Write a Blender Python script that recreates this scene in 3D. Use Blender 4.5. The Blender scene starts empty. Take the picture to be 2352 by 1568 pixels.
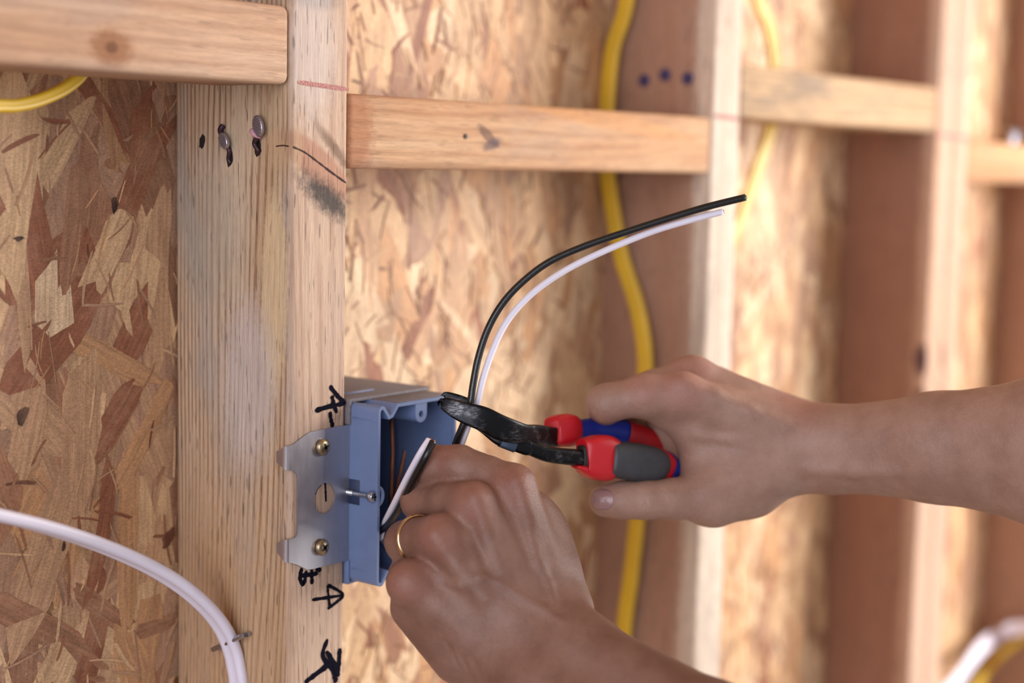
import bpy, bmesh, math, random
import numpy as np
from mathutils import Vector, Matrix

# ------------------------------------------------------------------ camera
CAM = Vector((-0.5655, -0.5630, -0.0335))
CR = Vector((0.6037744, -0.79690003, 0.0201696))
CU = Vector((0.0776334, 0.08396329, 0.99344009))
CF = Vector((0.79336595, 0.59824786, -0.11256094))
FPX = 3652.8
sc = bpy.context.scene
cam_d = bpy.data.cameras.new('camera')
cam = bpy.data.objects.new('camera', cam_d)
sc.collection.objects.link(cam)
sc.camera = cam
m = Matrix.Identity(4)
for i in range(3):
    m[i][0] = CR[i]; m[i][1] = CU[i]; m[i][2] = -CF[i]; m[i][3] = CAM[i]
cam.matrix_world = m
cam_d.sensor_width = 36.0
cam_d.lens = FPX / 2352 * 36
cam_d.clip_start = 0.02
cam_d.dof.use_dof = True
cam_d.dof.focus_distance = 0.80
cam_d.dof.aperture_fstop = 3.6

# ------------------------------------------------------------------ light
world = bpy.data.worlds.new('world'); sc.world = world
world.use_nodes = True
bg = world.node_tree.nodes['Background']
bg.inputs['Color'].default_value = (0.91, 0.92, 1.0, 1)
bg.inputs['Strength'].default_value = 0.68
sc.view_settings.view_transform = 'Standard'
sc.view_settings.look = 'None'
sc.view_settings.gamma = 1.0
sc.view_settings.use_curve_mapping = False
sc.view_settings.exposure = -0.12
sc.cycles.adaptive_threshold = 0.07
sc.cycles.max_bounces = 5
sc.cycles.diffuse_bounces = 3
sc.cycles.glossy_bounces = 3
sc.cycles.caustics_reflective = False


def area(name, loc, target, size, size_y, power, color):
    d = bpy.data.lights.new(name, 'AREA')
    d.shape = 'RECTANGLE'; d.size = size; d.size_y = size_y
    d.energy = power; d.color = color
    o = bpy.data.objects.new(name, d)
    sc.collection.objects.link(o)
    o.location = loc
    o.rotation_euler = (Vector(target) - Vector(loc)).to_track_quat('-Z', 'Y').to_euler()
    return o


# daylight from the wide doorway on the right, in front of the wall
area('doorway_daylight', (1.80, -1.20, 0.16), (0.5, 0.0, -0.12), 1.0, 0.9, 72, (1.0, 0.965, 0.93))
# added cool fill light on the near left, standing in for unseen daylight
area('left_fill_light', (-1.60, -0.72, 0.15), (0.05, 0.0, -0.15), 1.1, 1.1, 23, (0.86, 0.90, 1.0))

# ------------------------------------------------------------------ helpers
COL = sc.collection
WORLD = {}


def pt(px, py, Z):
    """photo pixel + depth along the optical axis in mm -> world point"""
    Z = Z / 1000.0
    return CAM + CR * ((px - 1176) / FPX * Z) - CU * ((py - 784) / FPX * Z) + CF * Z


def ray(px, py):
    return CR * ((px - 1176) / FPX) - CU * ((py - 784) / FPX) + CF


def onY(px, py, Y):
    d = ray(px, py); t = (Y / 1000 - CAM.y) / d.y
    return CAM + d * t


def onX(px, py, X):
    d = ray(px, py); t = (X / 1000 - CAM.x) / d.x
    return CAM + d * t


def lin(c):
    return tuple((x / 255 / 12.92 if x / 255 <= 0.04045 else ((x / 255 + 0.055) / 1.055) ** 2.4) for x in c) + (1.0,)


def link(name, data, parent=None, origin=(0, 0, 0)):
    o = bpy.data.objects.new(name, data)
    COL.objects.link(o)
    origin = Vector(origin)
    WORLD[o] = origin
    if parent is not None:
        o.parent = parent
        o.location = origin - WORLD[parent]
    else:
        o.location = origin
    return o


def tag(o, label=None, cat=None, group=None, kind=None):
    if label: o['label'] = label
    if cat: o['category'] = cat
    if group: o['group'] = group
    if kind: o['kind'] = kind
    return o


def empty(name, loc, label=None, cat=None, group=None, kind=None):
    o = link(name, None, None, loc)
    o.empty_display_size = 0.02
    return tag(o, label, cat, group, kind)


def mk(name, verts, faces, mat, parent=None, smooth=True, origin=None, sharp=None):
    verts = [Vector(v) for v in verts]
    if origin is None:
        xs = [v.x for v in verts]; ys = [v.y for v in verts]; zs = [v.z for v in verts]
        origin = Vector(((min(xs) + max(xs)) / 2, (min(ys) + max(ys)) / 2, min(zs)))
    origin = Vector(origin)
    me = bpy.data.meshes.new(name)
    me.from_pydata([v - origin for v in verts], [], faces)
    me.materials.append(mat)
    bm = bmesh.new(); bm.from_mesh(me)
    bmesh.ops.recalc_face_normals(bm, faces=bm.faces)
    bm.to_mesh(me); bm.free()
    if smooth:
        me.polygons.foreach_set('use_smooth', [True] * len(me.polygons))
        if sharp:
            me.set_sharp_from_angle(angle=math.radians(sharp))
    return link(name, me, parent, origin)


class MB:
    """collects pieces of ONE part"""
    def __init__(s): s.v = []; s.f = []
    def add(s, vf):
        n = len(s.v); s.v += [Vector(v) for v in vf[0]]; s.f += [tuple(i + n for i in f) for f in vf[1]]
        return s
    def build(s, name, mat, parent=None, smooth=True, origin=None, sharp=35):
        return mk(name, s.v, s.f, mat, parent, smooth, origin, sharp)


def box_vf(x0, x1, y0, y1, z0, z1, bev=0.0, seg=2, rough=0, cuts=0, axis=2):
    bm = bmesh.new()
    bmesh.ops.create_cube(bm, size=1)
    for v in bm.verts:
        v.co = Vector((x0 + (v.co.x + .5) * (x1 - x0), y0 + (v.co.y + .5) * (y1 - y0), z0 + (v.co.z + .5) * (z1 - z0)))
    if bev:
        bmesh.ops.bevel(bm, geom=list(bm.edges), offset=bev, segments=seg, affect='EDGES', profile=0.5)
    bm.verts.index_update()
    vf = ([v.co.copy() for v in bm.verts], [tuple(v.index for v in f.verts) for f in bm.faces])
    bm.free()
    return vf


def catmull(pts, n=8):
    P = [Vector(p) for p in pts]
    P = [P[0] * 2 - P[1]] + P + [P[-1] * 2 - P[-2]]
    out = []
    for i in range(1, len(P) - 2):
        a, b, c, d = P[i - 1], P[i], P[i + 1], P[i + 2]
        for k in range(n):
            t = k / n
            out.append(0.5 * ((2 * b) + (c - a) * t + (2 * a - 5 * b + 4 * c - d) * t * t + (3 * b - a - 3 * c + d) * t ** 3))
    out.append(P[-2].copy())
    return out


def tube(pts, r, n=14, r2=None, up=None, smooth_n=8, cap=True, rfun=None, shape=None, pw=2.0):
    """round or flat (r across 'up', r2 along 'up') tube through points"""
    path = catmull(pts, smooth_n) if smooth_n else [Vector(p) for p in pts]
    V = []; F = []
    up0 = Vector(up) if up is not None else None
    prev = None
    for i, p in enumerate(path):
        t = (path[min(i + 1, len(path) - 1)] - path[max(i - 1, 0)]).normalized()
        if up0 is not None:
            b = (up0 - t * up0.dot(t)).normalized()
        else:
            if prev is None:
                h = Vector((0, 0, 1)) if abs(t.z) < .9 else Vector((1, 0, 0))
                b = (h - t * h.dot(t)).normalized()
            else:
                b = (prev - t * prev.dot(t)).normalized()
        prev = b
        a = t.cross(b)
        k = rfun(i / (len(path) - 1)) if rfun else 1.0
        for j in range(n):
            th = 2 * math.pi * j / n
            if shape:
                u, w = shape(th)
                V.append(p + a * (u * k) + b * (w * k))
            else:
                ca, sa = math.cos(th), math.sin(th)
                u = math.copysign(abs(ca) ** (2 / pw), ca); w = math.copysign(abs(sa) ** (2 / pw), sa)
                V.append(p + a * (u * r * k) + b * (w * (r2 or r) * k))
    m_ = len(path)
    for i in range(m_ - 1):
        for j in range(n):
            F.append((i * n + j, i * n + (j + 1) % n, (i + 1) * n + (j + 1) % n, (i + 1) * n + j))
    if cap:
        F.append(tuple(range(n))[::-1]); F.append(tuple(range((m_ - 1) * n, m_ * n)))
    return V, F


def loft(secs, n=28, cap=True):
    """secs: (center, axisA, axisB, a, b, power) superellipse rings"""
    V = []; F = []
    for (c, A, B, a, b, p) in secs:
        c = Vector(c)
        for j in range(n):
            th = 2 * math.pi * (j + .5) / n
            ca, sa = math.cos(th), math.sin(th)
            V.append(c + A * (math.copysign(abs(ca) ** (2 / p), ca) * a) + B * (math.copysign(abs(sa) ** (2 / p), sa) * b))
    for i in range(len(secs) - 1):
        for j in range(n):
            F.append((i * n + j, i * n + (j + 1) % n, (i + 1) * n + (j + 1) % n, (i + 1) * n + j))
    if cap:
        F.append(tuple(range(n))[::-1]); F.append(tuple(range((len(secs) - 1) * n, len(secs) * n)))
    return V, F


def lathe(base, axis, prof, n=24):
    """prof: (distance along axis, radius)"""
    axis = Vector(axis).normalized()
    h = Vector((0, 0, 1)) if abs(axis.z) < .9 else Vector((1, 0, 0))
    A = (h - axis * h.dot(axis)).normalized(); B = axis.cross(A)
    return loft([(Vector(base) + axis * d, A, B, max(r, 1e-5), max(r, 1e-5), 2) for d, r in prof], n)


# ------------------------------------------------------------------ materials
def nodes_of(name):
    mt = bpy.data.materials.new(name); mt.use_nodes = True
    nt = mt.node_tree
    return mt, nt, nt.nodes['Principled BSDF']


class G:
    """tiny node graph writer"""
    def __init__(s, nt): s.nt = nt
    def n(s, typ, **kw):
        nd = s.nt.nodes.new(typ)
        for k, v in kw.items():
            if k.startswith('i_'):
                nd.inputs[int(k[2:])].default_value = v if not hasattr(v, 'is_linked') else v.default_value
            else:
                setattr(nd, k, v)
        return nd
    def l(s, a, b): s.nt.links.new(a, b)
    def math(s, op, a, b=None, c=None, clamp=False):
        nd = s.n('ShaderNodeMath', operation=op, use_clamp=clamp)
        for i, x in enumerate((a, b, c)):
            if x is None: continue
            if isinstance(x, (int, float)): nd.inputs[i].default_value = x
            else: s.l(x, nd.inputs[i])
        return nd.outputs[0]
    def vec(s, op, a, b=None):
        nd = s.n('ShaderNodeVectorMath', operation=op)
        for i, x in enumerate((a, b)):
            if x is None: continue
            if isinstance(x, (tuple, list, Vector)): nd.inputs[i].default_value = tuple(x)
            else: s.l(x, nd.inputs[i])
        return nd.outputs['Value'] if op in ('DOT_PRODUCT', 'LENGTH') else nd.outputs[0]
    def noise(s, v, scale, detail=3, rough=.55, dist=0.0):
        nd = s.n('ShaderNodeTexNoise'); nd.inputs['Scale'].default_value = scale
        nd.inputs['Detail'].default_value = detail; nd.inputs['Roughness'].default_value = rough
        nd.inputs['Distortion'].default_value = dist
        s.l(v, nd.inputs['Vector']); return nd.outputs['Fac']
    def ramp(s, f, lo, hi):
        nd = s.n('ShaderNodeMapRange'); nd.clamp = True
        nd.interpolation_type = 'SMOOTHSTEP'
        s.l(f, nd.inputs[0]); nd.inputs[1].default_value = lo; nd.inputs[2].default_value = hi
        return nd.outputs[0]
    def mix(s, f, a, b, blend='MIX'):
        nd = s.n('ShaderNodeMix', data_type='RGBA', blend_type=blend)
        for i, x in ((0, f), (6, a), (7, b)):
            if isinstance(x, (int, float)): nd.inputs[i].default_value = x
            elif isinstance(x, tuple): nd.inputs[i].default_value = x
            else: s.l(x, nd.inputs[i])
        return nd.outputs[2]
    def bump(s, h, strength, dist, bsdf, prev=None):
        nd = s.n('ShaderNodeBump'); nd.inputs['Strength'].default_value = strength
        nd.inputs['Distance'].default_value = dist
        s.l(h, nd.inputs['Height'])
        if prev is not None: s.l(prev, nd.inputs['Normal'])
        if bsdf: s.l(nd.outputs[0], bsdf.inputs['Normal'])
        return nd.outputs[0]
    def texmap(s, v, loc, rot, scale):
        nd = s.n('ShaderNodeMapping', vector_type='TEXTURE')
        s.l(v, nd.inputs[0])
        nd.inputs[1].default_value = loc; nd.inputs[2].default_value = rot; nd.inputs[3].default_value = scale
        return nd.outputs[0]


def wood(name, axis, light, mid, dark, seed=0, grey=0.35, greycol=(148, 138, 130), spots=(), line=0.0032, linedir=(.85, .52), lamt=.45, pore=0.5, streak=.5):
    mt, nt, b = nodes_of(name); g = G(nt)
    co = g.n('ShaderNodeTexCoord').outputs['Object']
    off = (seed * 1.37, seed * .71, seed * 2.11)
    ax = [0.0, 0.0, 0.0]; ax[axis] = 1.0
    def sq(k): return tuple(k if a else 1.0 for a in ax)
    p = g.vec('ADD', co, off)
    broad = g.noise(g.vec('MULTIPLY', p, sq(.05)), 45, 2, .6)
    d = [0, 0, 0]
    others = [i for i in range(3) if i != axis]
    d[others[0]] = linedir[0]; d[others[1]] = linedir[1]
    swarp = g.noise(g.vec('MULTIPLY', p, sq(.14)), 10, 2, .5)
    s_ = g.math('MULTIPLY_ADD', g.math('SUBTRACT', swarp, .5), .06, g.vec('DOT_PRODUCT', co, tuple(d)))
    ring = g.math('MULTIPLY_ADD', g.math('SINE', g.math('MULTIPLY', s_, 2 * math.pi / line)), .5, .5)
    ring = g.math('POWER', ring, 2.6)
    fib = g.noise(g.vec('MULTIPLY', p, sq(.05)), 800, 4, .78)
    blot = g.noise(g.vec('MULTIPLY', p, sq(.3)), 30, 3, .62)
    col = g.mix(g.ramp(broad, .36, .64), lin(light), lin(mid))
    col = g.mix(g.math('MULTIPLY', ring, g.math('MULTIPLY', g.ramp(blot, .30, .46), lamt)), col, lin(dark))
    col = g.mix(g.math('MULTIPLY', g.ramp(blot, .46, .68), grey), col, lin(greycol))
    if spots:
        jit = g.math('SUBTRACT', g.noise(co, 260, 3, .72), .5)
        for sp in spots:
            loc, rot, sca, c, amt, edge = sp[:6]
            ln = g.math('MULTIPLY_ADD', jit, edge * 1.7, g.vec('LENGTH', g.texmap(co, loc, rot, sca)))
            msk = g.math('SUBTRACT', 1.0, g.ramp(ln, 1 - edge, 1 + edge * .4))
            col = g.mix(g.math('MULTIPLY', msk, amt), col, lin(c))
    sh = g.math('MULTIPLY_ADD', fib, streak * 2, 1.0 - streak)
    vm = g.n('ShaderNodeCombineColor')
    for i in range(3): g.l(sh, vm.inputs[i])
    col = g.mix(1.0, col, vm.outputs[0], 'MULTIPLY')
    po = g.noise(g.vec('MULTIPLY', g.vec('ADD', co, (off[1], off[2], off[0])), sq(.11)), 620, 1, .5)
    col = g.mix(g.math('MULTIPLY', g.ramp(po, .64, .72), pore), col, lin((74, 56, 46)))
    g.l(col, b.inputs['Base Color'])
    b.inputs['Roughness'].default_value = .74
    b.inputs['Specular IOR Level'].default_value = .22
    g.bump(fib, .8, .0009, b)
    return mt


def plain(name, col, rough=.5, metal=0.0, spec=.5, nscale=0, namt=.15, bump=0.0, bscale=800, coat=0.0, col2=None):
    mt, nt, b = nodes_of(name); g = G(nt)
    co = g.n('ShaderNodeTexCoord').outputs['Object']
    c = lin(col)
    f = g.noise(co, nscale or 90, 2, .6)
    c2 = lin(col2) if col2 else tuple(x * (1 - namt) for x in c[:3]) + (1,)
    g.l(g.mix(g.ramp(f, .35, .7), c, c2), b.inputs['Base Color'])
    b.inputs['Roughness'].default_value = rough
    b.inputs['Metallic'].default_value = metal
    b.inputs['Specular IOR Level'].default_value = spec
    b.inputs['Coat Weight'].default_value = coat
    if bump:
        g.bump(g.noise(co, bscale, 3, .6), bump, .0003, b)
    return mt


def strand_mat(name):
    mt, nt, b = nodes_of(name); g = G(nt)
    at = g.n('ShaderNodeAttribute', attribute_name='fcol').outputs['Color']
    uv = g.n('ShaderNodeUVMap').outputs[0]
    co = g.n('ShaderNodeTexCoord').outputs['Object']
    fib = g.noise(g.vec('MULTIPLY', uv, (.05, 1, 1)), 480, 3, .7)
    br = g.noise(g.vec('MULTIPLY', uv, (.22, 1, 1)), 70, 2, .65)
    em = g.noise(g.vec('MULTIPLY', co, (.75, 1, 1.5)), 950, 1, .5)
    sheet = g.noise(co, 34, 3, .62)
    col = g.mix(g.ramp(sheet, .42, .68), at, g.mix(.45, at, lin((178, 136, 106))))
    col = g.mix(g.math('MULTIPLY', g.ramp(br, .52, .74), .55), col, g.mix(.5, col, lin((122, 80, 60))))
    sh = g.math('MULTIPLY', g.math('MULTIPLY_ADD', fib, 1.3, .35), g.math('MULTIPLY_ADD', em, .8, .6))
    vm = g.n('ShaderNodeCombineColor')
    for i in range(3): g.l(sh, vm.inputs[i])
    g.l(g.mix(1.0, col, vm.outputs[0], 'MULTIPLY'), b.inputs['Base Color'])
    b.inputs['Roughness'].default_value = .58
    b.inputs['Specular IOR Level'].default_value = .3
    g.bump(g.math('ADD', g.math('MULTIPLY', fib, .5), g.math('MULTIPLY', em, .7)), .5, .0006, b)
    return mt


def brushed(name, col, rough, scale, comp, metal=1.0, spread=.25, amt=.3):
    mt, nt, b = nodes_of(name); g = G(nt)
    co = g.n('ShaderNodeTexCoord').outputs['Object']
    f = g.noise(g.vec('MULTIPLY', co, comp), scale, 4, .65)
    c = lin(col)
    g.l(g.mix(f, tuple(x * (1 - amt) for x in c[:3]) + (1,), tuple(min(1, x * (1 + amt)) for x in c[:3]) + (1,)), b.inputs['Base Color'])
    b.inputs['Metallic'].default_value = metal
    cl = g.noise(co, 60, 3, .6)
    g.l(g.math('MULTIPLY_ADD', g.math('ADD', f, cl), spread, rough - spread), b.inputs['Roughness'])
    g.bump(f, .08, .0002, b)
    return mt


M = {}
M['cable_white'] = plain('white_cable_jacket', (226, 218, 232), .42, nscale=40, namt=.04)
M['cable_yellow'] = plain('yellow_cable_jacket', (224, 182, 46), .42, nscale=25, namt=.12)
M['wire_black'] = plain('black_insulation', (14, 14, 17), .28, spec=.6, bump=.25, bscale=1100)
M['wire_white'] = plain('white_insulation', (232, 224, 236), .4, namt=.04)
M['copper'] = plain('copper', (164, 104, 76), .42, metal=1.0)
M['bluebox'] = plain('grey_blue_plastic', (108, 124, 162), .42, nscale=70, namt=.08, bump=.12, bscale=1500)
M['dust'] = plain('dusty_plastic', (122, 113, 116), .75, nscale=900, namt=.25)
M['galv'] = brushed('galvanised_steel', (192, 188, 194), .42, 260, (1, 1, .35), spread=.14, amt=.12)
M['zinc'] = plain('zinc_steel', (190, 196, 210), .25, metal=1.0)
M['brass'] = plain('yellow_zinc_screw', (172, 152, 122), .36, metal=1.0)
M['recess'] = plain('dark_recess', (26, 22, 22), .6)
M['nail'] = brushed('nail_steel', (172, 166, 176), .35, 500, (1, 1, 4), metal=.8, spread=.1)
M['nail_dark'] = plain('dark_nail_coating', (64, 42, 50), .4, metal=.5)
M['resin'] = plain('pink_nail_glue', (214, 160, 176), .35)
M['nail_blue'] = plain('blue_nail_head', (70, 66, 110), .4, metal=.4)
M['marker'] = plain('black_marker_ink', (20, 18, 30), .95, spec=.05, nscale=700, namt=.3)
M['chalk'] = plain('red_chalk', (156, 84, 82), .85, nscale=1200, namt=.1, col2=(190, 150, 136))
def worn_steel(name):
    mt, nt, b = nodes_of(name); g = G(nt)
    co = g.n('ShaderNodeTexCoord').outputs['Object']
    wear = g.noise(co, 95, 3, .6); scr = g.noise(g.vec('MULTIPLY', co, (.35, .35, 2.2)), 900, 3, .7)
    f = g.math('MULTIPLY', g.math('MULTIPLY', g.ramp(wear, .5, .72), .8), g.ramp(scr, .40, .68))
    g.l(g.mix(f, lin((30, 29, 32)), lin((128, 124, 126))), b.inputs['Base Color'])
    b.inputs['Metallic'].default_value = .85
    g.l(g.math('MULTIPLY_ADD', scr, .25, .22), b.inputs['Roughness'])
    g.bump(scr, .12, .0002, b)
    return mt


M['steel'] = worn_steel('burnished_black_steel')
M['steelbare'] = brushed('bare_ground_steel', (96, 92, 92), .34, 700, (.4, 1, 1.6), metal=.9, spread=.14, amt=.4)
M['steelblue'] = plain('blue_grey_steel', (62, 76, 96), .45, metal=.4)
M['red'] = plain('red_soft_grip', (194, 16, 32), .42, nscale=50, namt=.08)
M['blue'] = plain('blue_soft_grip', (26, 44, 140), .45, nscale=50, namt=.1)
M['greygrip'] = plain('charcoal_soft_grip', (60, 60, 64), .5, nscale=300, namt=.15, bump=.15)
M['darkred'] = plain('dark_red_grip', (168, 18, 24), .5)
M['gold'] = plain('gold_ring', (222, 188, 146), .2, metal=1.0, namt=.04)
M['nailskin'] = plain('fingernail', (158, 122, 120), .3, spec=.6, nscale=60, namt=.06)
M['concrete'] = plain('concrete', (150, 144, 138), .85, nscale=6, namt=.2)
M['ceil'] = plain('ceiling_board', (186, 160, 130), .85, nscale=6, namt=.2)
M['strand'] = strand_mat('wood_strands')
M['panel'] = plain('sheathing_core', (176, 132, 92), .8, nscale=60, namt=.3)
M['crack'] = plain('dark_wood_crack', (60, 32, 24), .9)

# ------------------------------------------------------------------ the setting
ZB, ZT = -1.20, 1.15
tag(mk('floor', *box_vf(-2.2, 2.6, -2.6, .16, ZB - .1, ZB), M['concrete'], smooth=False), 'grey concrete floor slab', kind='structure')
tag(mk('ceiling', *box_vf(-2.2, 2.6, -2.0, .16, ZT, ZT + .03), M['ceil'], smooth=False), 'plain board ceiling', kind='structure')

PAL = {'cream': (206, 168, 128), 'tan': (186, 146, 112), 'honey': (186, 140, 100), 'brown': (152, 108, 82), 'red': (142, 90, 66), 'pale': (216, 184, 148), 'dark': (104, 64, 48), 'black': (50, 34, 32), 'soft': (166, 128, 103)}


def strands(name, x0, x1, z0, z1, count, weights, seed, parent, lmin=.022, lmax=.15, big=(), spots_=(), bright=1.0):
    rnd = random.Random(seed)
    verts = []; faces = []; cols = []; uvs = []
    keys = list(weights); wts = [weights[k] for k in keys]

    def flake(cx, cz, L, Wd, ang, c, dep, tl=None):
        ca, sa = math.cos(ang), math.sin(ang)
        n = 4 + int(L > .04) * 3
        top = []; bot = []
        sk0 = rnd.uniform(-.8, .8) * Wd; sk1 = rnd.uniform(-.8, .8) * Wd
        wl = wr = Wd * .5
        bow = rnd.uniform(-.06, .06) * L
        for i in range(n + 1):
            t = i / n
            wl = min(.62 * Wd, max(.3 * Wd, wl * rnd.uniform(.88, 1.13))); wr = min(.62 * Wd, max(.3 * Wd, wr * rnd.uniform(.88, 1.13)))
            cl = bow * 4 * t * (1 - t)
            e = (rnd.uniform(.35, .95), rnd.uniform(.35, .95)) if i in (0, n) else (1, 1)
            top.append((-L / 2 + t * L + (sk0 * (1 - t) ** 3 + sk1 * t ** 3), cl + wl * e[0]))
            bot.append((-L / 2 + t * L - (sk0 * (1 - t) ** 3 + sk1 * t ** 3), cl - wr * e[1]))
        def frayed(a_, b__, sgn):
            o_ = []
            m_ = rnd.choice((1, 2, 3, 3))
            for k in range(1, m_ + 1):
                t = k / (m_ + 1)
                o_.append((a_[0] + (b__[0] - a_[0]) * t + sgn * rnd.uniform(-.12, .3) * Wd, a_[1] + (b__[1] - a_[1]) * t))
            return o_
        ring = top + frayed(top[-1], bot[-1], 1) + bot[::-1] + frayed(bot[0], top[0], -1)
        tilt_u = rnd.uniform(-.005, .005); tilt_v = rnd.uniform(-.012, .012)
        base = len(verts)
        off = rnd.uniform(0, 50)
        for k in (0, 1):
            for (u, w) in ring:
                x = cx + ca * u - sa * w; z = cz + sa * u + ca * w
                y = -dep - tilt_u * u - tilt_v * w + (0.0012 if k else 0)
                verts.append((x, .089 + y, z)); uvs.append((u + off, w + off * .37))
        N = len(ring)
        fl = [tuple(base + i for i in range(N))]
        for i in range(N):
            j = (i + 1) % N
            fl.append((base + i, base + N + i, base + N + j, base + j))
        faces.extend(fl); cols.extend([c] * len(fl))

    for i in range(count):
        L = min(lmax, max(lmin, rnd.lognormvariate(math.log(.062), .5)))
        Wd = min(L * .6, max(.003, rnd.lognormvariate(math.log(.017), .6)))
        ang = math.pi / 2 + rnd.gauss(0, .42)
        k = rnd.choices(keys, wts)[0]
        j = rnd.uniform(.82, 1.16)
        c = lin(PAL[k]); c = tuple(min(1, x * j * bright) for x in c[:3]) + (1,)
        cx = rnd.uniform(x0, x1); cz = rnd.uniform(z0, z1)
        if cx - Wd < x0 or cx + Wd > x1: ang = math.pi / 2 + rnd.gauss(0, .1)
        flake(cx, cz, L, Wd, ang, c, rnd.uniform(.0002, .0007) + .0005 * i / count)
    # slivers
    for i in range(count // 6):
        L = rnd.uniform(.006, .024); Wd = rnd.uniform(.0008, .0026)
        k = rnd.choices(['brown', 'red', 'dark', 'cream'], [3, 3, 2, 2])[0]
        flake(rnd.uniform(x0, x1), rnd.uniform(z0, z1), L, Wd, rnd.uniform(0, 3.14), lin(PAL[k]), .0014)
    for (cx, cz, L, Wd, ang, k) in big:
        flake(cx, cz, L, Wd, ang, lin(PAL[k]), .00125)
    for i in range(int(count * .5)):      # splinters
        L = rnd.uniform(.006, .03); Wd = rnd.uniform(.0005, .0015)
        k = rnd.choices(['brown', 'soft', 'tan', 'cream', 'red', 'honey'], [2, 4, 4, 3, 1, 3])[0]
        flake(rnd.uniform(x0 + .004, x1 - .004), rnd.uniform(z0, z1), L, Wd, math.pi / 2 + rnd.gauss(0, .6), lin(PAL[k]), .0015)
    for (cx, cz, L, Wd, ang, k) in spots_:
        flake(cx, cz, L, Wd, ang, lin(PAL[k]), .0018)
    me = bpy.data.meshes.new(name)
    me.from_pydata(verts, [], faces)
    me.materials.append(M['strand'])
    ca_ = me.color_attributes.new('fcol', 'FLOAT_COLOR', 'CORNER')
    uvl = me.uv_layers.new(name='UVMap')
    lv = np.zeros(len(me.loops), dtype=np.int32); me.loops.foreach_get('vertex_index', lv)
    uvl.data.foreach_set('uv', np.array(uvs, dtype=np.float32)[lv].ravel())
    lt = np.zeros(len(me.polygons), dtype=np.int32); me.polygons.foreach_get('loop_total', lt)
    ca_.data.foreach_set('color', np.repeat(np.array(cols, dtype=np.float32), lt, axis=0).ravel())
    o = link(name, me, parent, (0, 0, 0))
    o['kind'] = 'stuff'
    return o


wall = empty('wall_back', (0.4, .089, ZB), 'oriented strand board sheathing nailed behind the studs', kind='structure')
LEFTW = {'cream': 1.6, 'tan': 3.6, 'honey': 1.6, 'soft': 3.6, 'brown': 2.6, 'red': .7, 'dark': .12}
RIGHTW = {'cream': 5, 'tan': 3.5, 'honey': 3.2, 'soft': 1.2, 'brown': 1.1, 'red': .45, 'pale': 4.6}


def B(px, py, L, Wd, deg, k):
    p = onY(px, py, 87)
    return (p.x, p.z, L / 1000, Wd / 1000, math.radians(deg), k)


# the large strands that can be told apart in the left bay (L, width in mm)
BIGL = [B(330, 420, 75, 18, 62, 'red'), B(325, 285, 26, 14, 88, 'red'), B(155, 590, 30, 26, 70, 'red'), B(120, 760, 70, 26, 50, 'red'),
        B(235, 610, 60, 16, 62, 'cream'), B(310, 640, 46, 24, 80, 'cream'), B(130, 690, 44, 20, 88, 'pale'), B(375, 640, 90, 16, 90, 'tan'),
        B(250, 830, 62, 11, -28, 'honey'), B(90, 1440, 88, 14, -35, 'brown'), B(240, 1400, 44, 9, -38, 'brown'), B(255, 1360, 30, 7, 28, 'tan'),
        B(60, 360, 70, 26, 85, 'cream'), B(230, 1220, 70, 9, 78, 'red'), B(120, 1280, 80, 22, 68, 'tan'), B(300, 1250, 90, 12, 88, 'honey'),
        B(210, 540, 70, 26, 80, 'brown'), B(60, 1010, 60, 20, 75, 'tan'), B(180, 1010, 80, 22, 88, 'tan'), B(330, 990, 60, 10, 55, 'honey'),
        B(215, 1480, 60, 14, 70, 'red'), B(140, 1540, 50, 22, 60, 'cream'), B(330, 1520, 70, 16, 80, 'honey'), B(370, 1430, 34, 8, 5, 'brown'),
        B(310, 760, 36, 16, 60, 'red'), B(270, 960, 40, 16, 50, 'red'), B(40, 560, 40, 20, 80, 'cream'), B(190, 480, 70, 14, 80, 'brown')]
for nm, x0, x1, cnt, wt, sd, bg_ in (('left', -.40, .018, 2000, LEFTW, 5, BIGL), ('mid', .021, .428, 2600, RIGHTW, 8, []), ('right', .431, .84, 2200, RIGHTW, 9, []), ('far', .843, 2.05, 3200, RIGHTW, 12, [])):
    pn = mk('sheathing_panel', *box_vf(x0, x1, .089, .100, ZB, ZT), M['panel'], wall, smooth=False)
    strands('wood_strands', x0, x1, -.72, .40, cnt, wt, sd, pn, bright=1.0 if bg_ else 1.14, big=bg_, spots_=[B(54, 955, 7, 5, 60, 'black'), B(264, 470, 6, 4, 100, 'black'), B(148, 1255, 4, 1.6, 80, 'black'), B(385, 1235, 9, 5, 60, 'dark'), B(45, 550, 3, 2.4, 0, 'black')] if bg_ else ())

# studs -----------------------------------------------------------------
S1L, S1M, S1D = (206, 180, 152), (188, 156, 124), (140, 98, 70)


def zl(z): return z - ZB


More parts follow.
